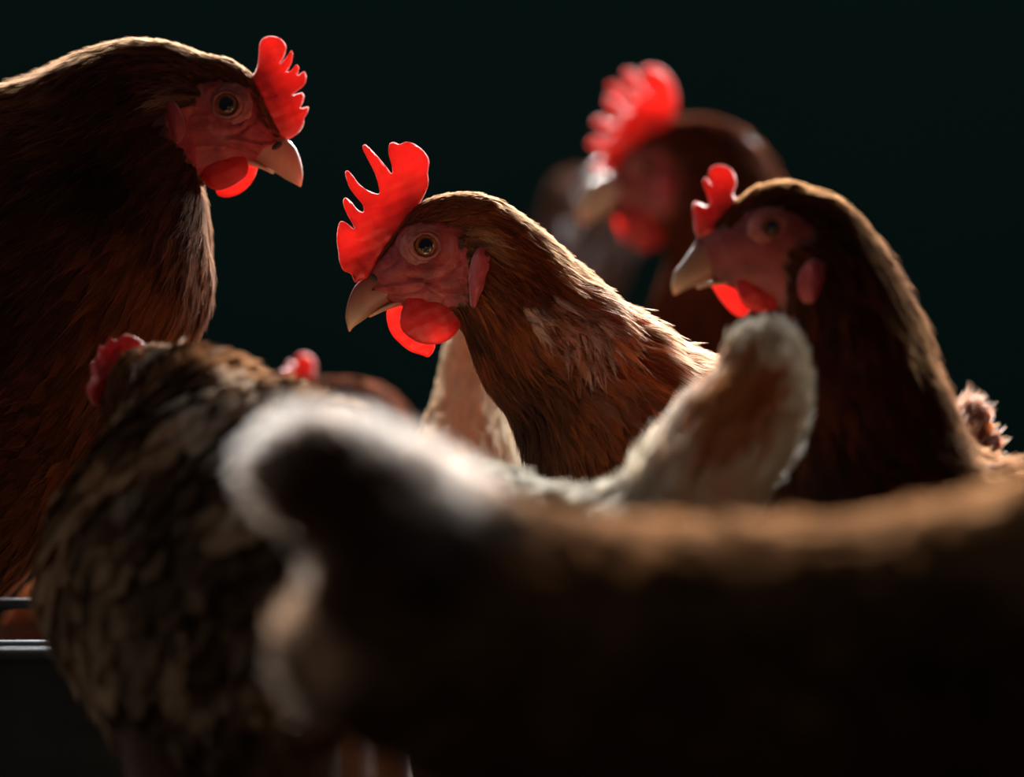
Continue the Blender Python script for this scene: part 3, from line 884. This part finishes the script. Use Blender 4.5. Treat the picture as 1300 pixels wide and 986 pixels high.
hen('tall dark brown hen at the upper left, its raised head looking right', 2.03, A_sec, A_color,
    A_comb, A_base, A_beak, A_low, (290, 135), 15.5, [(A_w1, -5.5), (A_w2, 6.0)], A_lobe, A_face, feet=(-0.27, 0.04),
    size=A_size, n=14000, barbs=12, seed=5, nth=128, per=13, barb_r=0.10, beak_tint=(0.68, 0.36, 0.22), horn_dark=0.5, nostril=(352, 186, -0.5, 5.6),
    sculpt=[(z1([(905, 488), (960, 498), (1020, 512), (1080, 500)]), 1.0, 0.9), (z1([(900, 510), (960, 525), (1000, 545)]), 0.8, -0.7),
            (z1([(830, 440), (880, 455), (950, 440), (985, 380)]), 1.0, 0.5), (z1([(800, 420), (850, 480), (930, 475), (1000, 420)]), 0.8, -0.6),
            (z1([(820, 300), (880, 275), (940, 285), (980, 320)]), 1.2, 0.7), (z1([(750, 400), (755, 460), (750, 520)]), 1.2, -1.0), (z1([(770, 520), (840, 515), (900, 525)]), 1.5, 0.8)])

# ================================================================== right hen (slightly soft, faces left)
z3 = lambda pts: rel_pts(pts, (680, 70), 2.097)
C_comb = z3([(545, 400), (528, 370), (536, 340), (526, 308), (500, 293), (472, 295), (460, 314), (470, 345), (455, 325), (444, 338), (455, 370), (460, 402),
             (425, 390), (416, 408), (420, 442), (424, 472), (440, 494), (470, 500), (505, 480), (540, 440)])
C_sec = [
    (886, 302, 908, 357, 5.5, 0), (903, 285, 930, 366, 9.0, 0), (930, 262, 950, 376, 12.5, 0), (960, 240, 966, 384, 15.5, 0),
    (994, 233, 982, 394, 17.5, 0), (1030, 243, 990, 415, 19, 0), (1068, 262, 985, 450, 22, 0), (1105, 305, 974, 492, 27, 0),
    (1140, 350, 962, 545, 33, 0), (1166, 415, 952, 605, 41, 0), (1195, 488, 945, 680, 50, 0), (1238, 580, 950, 780, 58, 0),
    (1310, 594, 1010, 900, 64, 0), (1420, 590, 1150, 980, 68, 5), (1540, 590, 1340, 990, 64, 10), (1640, 590, 1520, 900, 50, 15),
    (1710, 560, 1650, 760, 30, 20), (1770, 500, 1740, 620, 10, 25)]
C_face = z3([(385, 640), (410, 520), (440, 480), (500, 460), (530, 440), (560, 425), (600, 412), (660, 415), (715, 440), (722, 480), (680, 515), (650, 550), (660, 600), (660, 660), (640, 680), (580, 670), (520, 640), (450, 640)])
C_beak = [(a, b, c, e, w) for (a, b), (c, e), w in zip(
    z3([(480, 470), (440, 485), (415, 515), (392, 548), (370, 578), (361, 605), (364, 625)]),
    z3([(590, 560), (530, 580), (485, 595), (445, 608), (410, 620), (388, 630), (372, 638)]), (8, 6.8, 5.5, 4.3, 3.0, 2.0, 0.6))]
C_low = [(a, b, c, e, w) for (a, b), (c, e), w in zip(
    z3([(590, 575), (520, 590), (470, 602), (430, 614)]), z3([(580, 610), (515, 612), (470, 614), (435, 622)]), (6, 4.8, 3.4, 1.0))]
C_w1 = z3([(530, 590), (580, 585), (630, 600), (655, 635), (648, 668), (610, 685), (570, 680), (540, 650)])
C_w2 = z3([(468, 604), (505, 605), (545, 625), (570, 655), (573, 680), (552, 697), (525, 685), (498, 655), (480, 628)])
C_lobe = z3([(720, 548), (755, 555), (775, 590), (768, 635), (742, 668), (712, 668), (690, 635), (692, 585)])


def C_color(org, d):
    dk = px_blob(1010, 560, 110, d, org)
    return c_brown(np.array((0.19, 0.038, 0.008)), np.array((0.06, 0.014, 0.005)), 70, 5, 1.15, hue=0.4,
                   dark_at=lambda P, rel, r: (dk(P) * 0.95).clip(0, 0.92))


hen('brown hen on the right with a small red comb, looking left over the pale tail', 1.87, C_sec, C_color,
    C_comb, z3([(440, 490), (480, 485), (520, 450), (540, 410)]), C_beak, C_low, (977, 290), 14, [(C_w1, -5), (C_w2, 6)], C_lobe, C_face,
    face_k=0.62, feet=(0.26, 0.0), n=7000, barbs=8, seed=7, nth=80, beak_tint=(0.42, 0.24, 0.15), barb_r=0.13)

# ================================================================== far right hen (very soft, comb toothed)
D_comb = z3([(195, 312), (168, 315), (146, 292), (175, 268), (180, 255), (142, 240), (160, 218), (195, 222), (200, 208), (155, 180), (178, 166), (215, 185), (222, 172),
             (186, 125), (206, 112), (240, 150), (248, 138), (192, 82), (222, 80), (262, 118), (268, 105), (232, 48), (262, 46), (290, 95), (298, 88), (286, 38), (325, 34),
             (360, 66), (376, 118), (368, 170), (345, 202), (300, 225), (255, 260), (225, 300)])
D_sec = [
    (772, 222, 786, 278, 6, 0), (786, 202, 802, 292, 11, 2), (812, 176, 826, 306, 15, 4), (843, 158, 843, 318, 18, 6),
    (878, 149, 850, 330, 19.5, 10), (918, 155, 845, 352, 23, 16), (953, 175, 832, 388, 30, 24), (982, 210, 818, 440, 40, 36),
    (1002, 262, 806, 505, 50, 52), (1020, 330, 800, 590, 60, 76), (1050, 400, 815, 690, 68, 105), (1080, 465, 850, 780, 72, 145),
    (1100, 510, 900, 820, 70, 190), (1110, 545, 960, 790, 55, 235), (1105, 560, 1020, 720, 35, 270), (1090, 540, 1060, 640, 12, 300)]
D_face = z3([(120, 430), (170, 330), (215, 290), (250, 262), (300, 245), (350, 262), (385, 320), (380, 400), (350, 440), (260, 460), (180, 460)])
D_beak = [(772, 220, 800, 262, 8), (758, 226, 784, 268, 6.5), (746, 238, 768, 274, 5), (738, 252, 754, 280, 3.3), (734, 268, 742, 284, 1.2)]
D_w1 = z3([(235, 410), (290, 400), (335, 420), (345, 470), (330, 510), (290, 524), (250, 505), (228, 465)])
D_w2 = z3([(215, 400), (260, 405), (290, 440), (285, 480), (255, 500), (228, 478), (212, 440)])
D_lobe = z3([(325, 318), (355, 318), (372, 350), (362, 392), (335, 405), (318, 375), (315, 345)])


def D_color(org, d):
    return c_brown(np.array((0.17, 0.045, 0.020)), np.array((0.09, 0.026, 0.013)), 60, 9, 1.2)


hen('blurred dark brown hen behind the right one, with a big toothed comb', 2.5, D_sec, D_color,
    D_comb, z3([(225, 300), (270, 245), (330, 205)]), D_beak, None, (817, 212), 10, [(D_w1, -5), (D_w2, 6)], D_lobe, D_face,
    face_k=0.6, feet=(0.14, 0.14), n=4500, seed=9, comb_t=2.0, beak_tint=(0.6, 0.42, 0.30), horn_dark=0.2)


# ================================================================== farthest hen, a soft brown hump left of it
def N_color(org, d):
    return c_brown(np.array((0.055, 0.013, 0.005)), np.array((0.03, 0.008, 0.004)), 60, 19, 1.0)


N_sec = [(800, 300, 806, 330, 6, 120), (798, 270, 800, 340, 12, 110), (785, 240, 790, 365, 17, 100), (760, 222, 775, 400, 22, 80), (730, 216, 760, 440, 30, 50),
         (705, 232, 750, 500, 40, 20), (690, 275, 750, 560, 50, 10), (688, 340, 770, 620, 60, 20), (700, 420, 800, 690, 65, 60), (730, 480, 840, 700, 60, 110),
         (770, 520, 870, 680, 45, 160), (820, 530, 880, 620, 20, 200)]
hen('farthest hen, a soft dark brown neck behind the toothed-comb hen', 2.85, N_sec, N_color, feet=(0.11, 0.08), n=2500, seed=14)

# ================================================================== small far hen left of the centre
H_comb = [(364, 488), (357, 480), (360, 468), (366, 472), (366, 458), (374, 462), (378, 451), (388, 449), (398, 456), (400, 470), (397, 486), (385, 498), (370, 500)]
H_sec = [(360, 502, 372, 530, 5, 0), (368, 493, 385, 540, 9, 0), (382, 487, 402, 550, 13, 2), (402, 482, 420, 562, 16, 4), (430, 481, 428, 580, 20, 8),
         (462, 487, 425, 610, 26, 14), (492, 503, 425, 660, 36, 24), (515, 528, 430, 720, 48, 38), (530, 560, 450, 780, 58, 60), (545, 590, 490, 820, 60, 90), (560, 610, 540, 800, 46, 120),
         (580, 620, 580, 720, 18, 150)]


def H_color(org, d):
    return c_brown(np.array((0.14, 0.038, 0.018)), np.array((0.07, 0.020, 0.010)), 60, 29, 1.1)


hen('small distant brown hen in the gap, only red comb and nape showing', 2.32, H_sec, H_color, H_comb, [(370, 498), (390, 490)],
    [(360, 502, 380, 524, 6), (352, 510, 366, 528, 4), (346, 520, 354, 532, 1.5)], None, (392, 505), 9, [([(378, 535), (395, 535), (400, 555), (388, 565), (376, 552)], -4)],
    None, [(350, 540), (362, 500), (385, 494), (410, 500), (412, 530), (395, 548)], feet=(-0.08, 0.07), n=2500, seed=17, comb_t=1.8)


# ================================================================== pale hen behind the centre hen's throat
def I_color(org, d):
    neck = px_blob(600, 545, 45, d, org)
    return c_brown(np.array((0.88, 0.78, 0.60)), np.array((0.80, 0.62, 0.40)), 130, 33, 1.25, hue=0.2, pale=np.array((0.8, 0.74, 0.62)), pale_at=lambda P, rel, r: (r.uniform(0, 1, len(P)) < 0.35) * 0.8)


I_sec = [(840, 560, 850, 600, 8, 60), (820, 540, 830, 640, 15, 55), (790, 540, 800, 700, 28, 45), (750, 560, 770, 780, 44, 30), (700, 570, 710, 830, 56, 15),
         (660, 560, 640, 840, 60, 5), (640, 520, 570, 780, 56, 0), (632, 490, 520, 660, 48, 0), (628, 470, 525, 590, 36, 0), (622, 452, 546, 540, 26, 0),
         (616, 436, 560, 496, 19, 0), (610, 424, 566, 456, 13, 0), (604, 414, 574, 428, 6, 0)]


def tail_size(rel):
    L = np.interp(rel, [0, 0.3, 0.6, 1.0], [10, 24, 30, 26]); Wd = np.interp(rel, [0, 0.3, 0.6, 1.0], [3, 8, 8, 6]); li = np.interp(rel, [0, 0.3, 0.6, 1.0], [1, 2.5, 3, 2])
    return L, Wd, li


hen('pale cream hen seen behind the throat of the centre hen', 2.17, I_sec, I_color, feet=(0.03, 0.02), n=4500, seed=23, size=tail_size, under=BUFF, thin=(0.55, 0.4))


# ================================================================== hen whose pale tail stands up right of centre
def K_color(org, d):
    core = px_blob(885, 570, 80, d, org); core2 = px_blob(935, 500, 55, d, org); back = px_blob(640, 620, 130, d, org)
    def f(P, rel, r):
        n = len(P); k = np.clip(core(P) * 1.1 + core2(P) * 0.75, 0, 1)[:, None]
        # brown lies on the flat flank of the tail, its rim is cream
        c = np.array((0.92, 0.82, 0.64)) * (1 - k) + np.array((0.55, 0.22, 0.065)) * k
        b = back(P)[:, None]; m = (smooth_noise(P, 220, 4) + r.normal(0, 0.5, n) > 0.1)[:, None]
        cb = np.where(m, np.array((0.50, 0.46, 0.34)), np.array((0.15, 0.12, 0.07)))
        c = c * (1 - b) + cb * b
        c = c * r.uniform(0.85, 1.15, (n, 1))
        return lighter(c, 1.0, 0.93), lighter(c, 1.25, 0.94)
    return f


def K_fluff(org, d):
    return c_brown(np.array((0.95, 0.86, 0.68)), np.array((0.90, 0.76, 0.54)), 160, 81, 1.0, hue=0.05)


def K_fluff_size(rel):
    L = np.interp(rel, [0, 0.6, 0.9, 1.0], [16, 16, 12, 6]); return L, L * 0.24, L * 0.30


def K_rim(org, d):
    core = px_blob(875, 580, 80, d, org); core2 = px_blob(930, 515, 55, d, org)
    return lambda P: 1.0 - np.clip(core(P) * 1.4 + core2(P) * 1.3, 0, 1)


K_sec = [(350, 720, 352, 745, 6, 170), (365, 700, 368, 760, 12, 165), (395, 680, 395, 780, 18, 155), (435, 650, 430, 810, 26, 140), (480, 615, 470, 870, 38, 110),
         (530, 592, 530, 930, 52, 75), (590, 586, 610, 970, 62, 45), (650, 600, 720, 970, 66, 20), (705, 618, 820, 900, 64, 8), (748, 624, 905, 810, 56, 0), (785, 612, 948, 720, 46, 0),
         (812, 584, 962, 655, 38, 0), (842, 550, 972, 604, 32, 0), (874, 515, 990, 566, 27, 0), (904, 480, 1005, 528, 22, 0), (924, 452, 1013, 490, 18, 0), (938, 436, 1012, 462, 14, 0), (950, 428, 1006, 442, 9, 0), (962, 424, 998, 430, 5, 0)]


def K_size(rel):
    L = np.interp(rel, [0, 0.2, 0.5, 0.7, 1.0], [5, 14, 26, 26, 7]); Wd = np.interp(rel, [0, 0.2, 0.5, 0.7, 1.0], [1.5, 4, 8, 7, 4.0]); li = np.interp(rel, [0, 0.2, 0.5, 0.7, 1.0], [.5, 1.5, 3, 3, 1.6])
    return L, Wd, li


hen('hen with an upright fluffy cream and tan tail, right of the centre hen', 1.78, K_sec, K_color, feet=(0.01, 0.03), n=3600, seed=27, size=K_size, under=np.array((0.4, 0.26, 0.14)), thin=(0.60, 0.3), barbs=8, barb_r=0.18,
    layers=[(2600, K_fluff_size, K_fluff, (0.62, 1.0), 1.0, 9, K_rim)])


# ================================================================== lower left hen, mottled, turned away
def E_color(org, d):
    def f(P, rel, r):
        n = len(P); m = smooth_noise(P, 55, 6) * 0.5 + smooth_noise(P, 100, 61) * 0.4 + r.normal(0, 0.06, n)
        k = np.clip(m * 1.2 + 0.35, 0, 1)[:, None]
        warm = np.clip(1.15 - rel * 2.2, 0, 1)[:, None]
        a = np.array((0.70, 0.30, 0.12)) * warm + np.array((0.38, 0.225, 0.125)) * (1 - warm)
        b = np.array((0.17, 0.055, 0.02)) * warm + np.array((0.085, 0.042, 0.022)) * (1 - warm)
        c = a * k + b * (1 - k); c = c * r.uniform(0.88, 1.12, (n, 1))
        highlight_fleck = (np.clip((P[:, 2] - 0.285) / 0.04, 0, 1) * (smooth_noise(P, 140, 77) > 0.75))[:, None]  # pale flecks on the upper feathers, highlights painted into the colour
        c = c * (1 - highlight_fleck) + np.array((0.80, 0.60, 0.44)) * highlight_fleck
        return c * 0.8, lighter(c, 1.45, 0.85)
    return f


E_comb = [(176, 430), (158, 424), (146, 432), (140, 428), (132, 440), (126, 437), (122, 455), (115, 462), (116, 480), (110, 492), (114, 508), (122, 514), (133, 505), (146, 485), (163, 465), (186, 445)]
E_sec = [(135, 535, 146, 556, 6, 100), (128, 512, 152, 566, 10, 95), (139, 480, 164, 576, 14, 85), (164, 448, 160, 590, 18, 72), (212, 442, 118, 602, 28, 55), (262, 448, 84, 626, 40, 38),
         (315, 472, 62, 680, 52, 22), (368, 494, 62, 770, 64, 8), (415, 514, 105, 860, 72, 0), (450, 530, 180, 950, 74, -14), (475, 570, 280, 1000, 70, -30), (492, 620, 370, 980, 58, -48),
         (505, 680, 430, 900, 40, -64), (520, 690, 480, 800, 18, -76)]


def E_size(rel):
    L = np.interp(rel, [0, 0.2, 0.4, 0.6, 1.0], [5, 13, 28, 36, 38]); Wd = np.interp(rel, [0, 0.2, 0.4, 0.6, 1.0], [1.5, 4, 9, 14, 14]); li = np.interp(rel, [0, 0.2, 0.4, 0.6, 1.0], [.5, 1, 3.5, 4.5, 5])
    return L, Wd, li


hen('mottled brown hen at the lower left by the trough, head turned away', 1.80, E_sec, E_color, E_comb, [(120, 505), (140, 480), (165, 455)],
    [(152, 540, 160, 560, 4), (148, 548, 154, 563, 3), (144, 556, 148, 565, 1.5)], None, feet=(-0.10, 0.0), beak_tint=(0.2, 0.08, 0.05), n=4500, seed=33, size=E_size, head_dy=0.085, fluff=1.3)


# ================================================================== nearest hen along the bottom, faces right
def J_color(org, d):
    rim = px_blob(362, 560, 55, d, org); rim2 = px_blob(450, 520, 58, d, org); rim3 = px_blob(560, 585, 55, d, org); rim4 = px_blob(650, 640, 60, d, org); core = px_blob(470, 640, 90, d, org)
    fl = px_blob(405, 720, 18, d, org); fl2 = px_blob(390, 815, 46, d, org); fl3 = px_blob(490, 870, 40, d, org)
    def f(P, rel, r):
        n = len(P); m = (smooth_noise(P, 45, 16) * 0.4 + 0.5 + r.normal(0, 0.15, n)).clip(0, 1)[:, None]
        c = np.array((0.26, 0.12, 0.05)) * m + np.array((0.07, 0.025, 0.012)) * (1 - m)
        lit_topside = np.clip((P[:, 2] - 0.272) / 0.018, 0, 1)[:, None]  # lit ridge of the back painted in as a paler tan
        lit_topside = lit_topside * np.array([1.0])
        c = c * (1 - 0.5 * lit_topside) + np.array((0.60, 0.31, 0.14)) * 0.5 * lit_topside
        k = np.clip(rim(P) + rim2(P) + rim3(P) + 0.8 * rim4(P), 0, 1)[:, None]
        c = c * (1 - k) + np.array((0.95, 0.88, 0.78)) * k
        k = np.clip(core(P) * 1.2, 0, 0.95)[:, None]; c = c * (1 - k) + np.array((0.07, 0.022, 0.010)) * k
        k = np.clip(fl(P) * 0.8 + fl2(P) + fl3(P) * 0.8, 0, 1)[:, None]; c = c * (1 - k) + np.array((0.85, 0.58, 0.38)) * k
        c = c * r.uniform(0.8, 1.2, (n, 1))
        return lighter(c, 1.0, 0.94), lighter(c, 1.3, 0.95)
    return f


def J_tail_size(rel):
    L = np.interp(rel, [0, 0.7, 0.9, 1.0], [20, 22, 14, 6]); return L, np.full_like(L, 4.5), np.full_like(L, 5.0)


J_sec = [(1640, 330, 1632, 362, 6, 0), (1628, 305, 1612, 374, 11, 0), (1600, 282, 1590, 384, 15, 0), (1560, 278, 1575, 400, 17, 0), (1520, 300, 1570, 440, 20, 0),
         (1485, 350, 1568, 520, 25, 0), (1455, 420, 1560, 640, 33, 0), (1415, 500, 1540, 780, 44, 0), (1370, 590, 1490, 920, 56, 0), (1290, 622, 1390, 1040, 67, 0), (1200, 648, 1230, 1120, 74, 0),
         (1100, 668, 1060, 1150, 76, 0), (980, 678, 900, 1140, 76, 0), (860, 678, 740, 1080, 74, 0), (750, 668, 580, 990, 66, 0), (670, 654, 450, 925, 56, 0),
         (600, 624, 388, 855, 47, 0), (545, 598, 384, 805, 40, 0), (500, 574, 428, 755, 33, 0), (455, 555, 424, 705, 28, 0), (405, 548, 386, 650, 21, 0), (366, 562, 354, 622, 14, 0), (348, 582, 345, 602, 7, 0)]


def J_size(rel):
    L = np.interp(rel, [0, 0.15, 0.4, 0.7, 0.9, 1.0], [4, 12, 28, 32, 16, 5]); Wd = np.interp(rel, [0, 0.15, 0.4, 0.7, 1.0], [1, 2.5, 9, 9, 4]); li = np.interp(rel, [0, 0.15, 0.4, 0.7, 1.0], [.5, 1.2, 3.5, 4, 2])
    return L, Wd, li


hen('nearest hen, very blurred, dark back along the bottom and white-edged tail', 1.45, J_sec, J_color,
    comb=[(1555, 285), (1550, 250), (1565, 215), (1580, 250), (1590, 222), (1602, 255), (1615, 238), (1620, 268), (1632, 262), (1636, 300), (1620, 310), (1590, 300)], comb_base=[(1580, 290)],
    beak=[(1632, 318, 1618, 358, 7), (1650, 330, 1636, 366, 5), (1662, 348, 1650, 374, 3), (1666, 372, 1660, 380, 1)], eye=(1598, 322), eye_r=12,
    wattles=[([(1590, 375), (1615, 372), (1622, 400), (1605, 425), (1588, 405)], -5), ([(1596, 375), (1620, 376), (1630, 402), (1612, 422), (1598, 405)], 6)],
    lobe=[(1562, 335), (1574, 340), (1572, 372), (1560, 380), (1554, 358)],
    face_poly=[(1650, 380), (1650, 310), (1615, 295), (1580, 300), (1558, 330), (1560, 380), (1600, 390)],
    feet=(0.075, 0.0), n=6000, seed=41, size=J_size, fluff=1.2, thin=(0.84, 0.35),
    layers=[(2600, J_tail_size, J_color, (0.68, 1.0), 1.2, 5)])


# ================================================================== feed trough with a wire rail, lower left
def trough():
    root = bpy.data.objects.new('feed_trough', None); COL.objects.link(root)
    d = 1.895; y0 = CAM_Y + d
    _, zt = W(0, 829, d); _, zw = W(0, 769, d)
    x0 = -0.62; x1, _ = W(175, 0, d)
    root.location = ((x0 + x1) / 2, y0, 0)
    root['label'] = 'dark metal feed trough with a grey rim and wire rail at the lower left'; root['category'] = 'trough'
    cx = (x0 + x1) / 2; h = (x1 - x0) / 2
    # channel: U profile swept along x, with thickness
    prof_o = [(-0.004, zt), (0.004, zt - 0.075), (0.018, zt - 0.088), (0.038, zt - 0.088), (0.050, zt - 0.075), (0.056, zt)]
    prof_i = [(0.054, zt), (0.048, zt - 0.074), (0.037, zt - 0.086), (0.019, zt - 0.086), (0.006, zt - 0.074), (-0.002, zt)]
    pr = prof_o + prof_i; V, F = [], []
    for x in (-h, h):
        for y, z in pr: V.append((x, y, z))
    n = len(pr)
    for k in range(n): F.append((k, (k + 1) % n, n + (k + 1) % n, n + k))
    for e in (0, n):      # end plates
        F.append(tuple(e + k for k in range(6))); F.append(tuple(e + k for k in range(6, 12)))
        F.append((e + 0, e + 5, e + 6, e + 11))
    mesh_from('channel', V, F, root, (M_METAL2,), smooth=False)
    V, F = [], []
    tube(V, F, [(-h, -0.004, zt), (h, -0.004, zt)], [0.0028] * 2, 12); mesh_from('rim', V, F, root, (M_METAL,))
    V, F = [], []
    tube(V, F, [(-h, 0.055, zt), (h, 0.055, zt)], [0.0025] * 2, 12); mesh_from('rim', V, F, root, (M_METAL,))
    V, F = [], []
    hr = W(95, 0, d)[0] - cx
    tube(V, F, [(-h, 0.02, zw), (hr - 0.006, 0.02, zw), (hr, 0.02, zw - 0.006), (hr, 0.02, zt - 0.086)], [0.0024] * 4, 10)
    mesh_from('wire_rail', V, F, root, (M_METAL2,))
    for xx in (-h + 0.02, h - 0.05):
        for yy in (0.010, 0.045):
            V, F = [], []
            tube(V, F, [(xx, yy, zt - 0.083), (xx, yy, 0.0)], [0.005, 0.005], 10)
            mesh_from('leg', V, F, root, (M_METAL2,))


trough()


# ================================================================== rust hen glimpsed behind the trough
def P_color(org, d):
    return c_brown(np.array((0.34, 0.11, 0.04)), np.array((0.20, 0.06, 0.025)), 60, 51, 1.3)


P_sec = [(-90, 900, -88, 925, 6, 40), (-75, 880, -75, 935, 12, 36), (-50, 860, -50, 940, 18, 30), (-15, 820, -20, 960, 26, 22), (20, 770, 10, 1000, 36, 12), (60, 735, 60, 1030, 44, 5),
         (110, 715, 130, 1040, 48, 0), (170, 715, 200, 1030, 46, 0), (230, 730, 260, 980, 38, 5), (280, 740, 300, 880, 22, 8), (320, 710, 330, 780, 8, 12)]
hen('rust-coloured hen behind the trough, a patch of feathers under the wire', 2.26, P_sec, P_color, feet=(-0.20, 0.0), n=2500, seed=55)
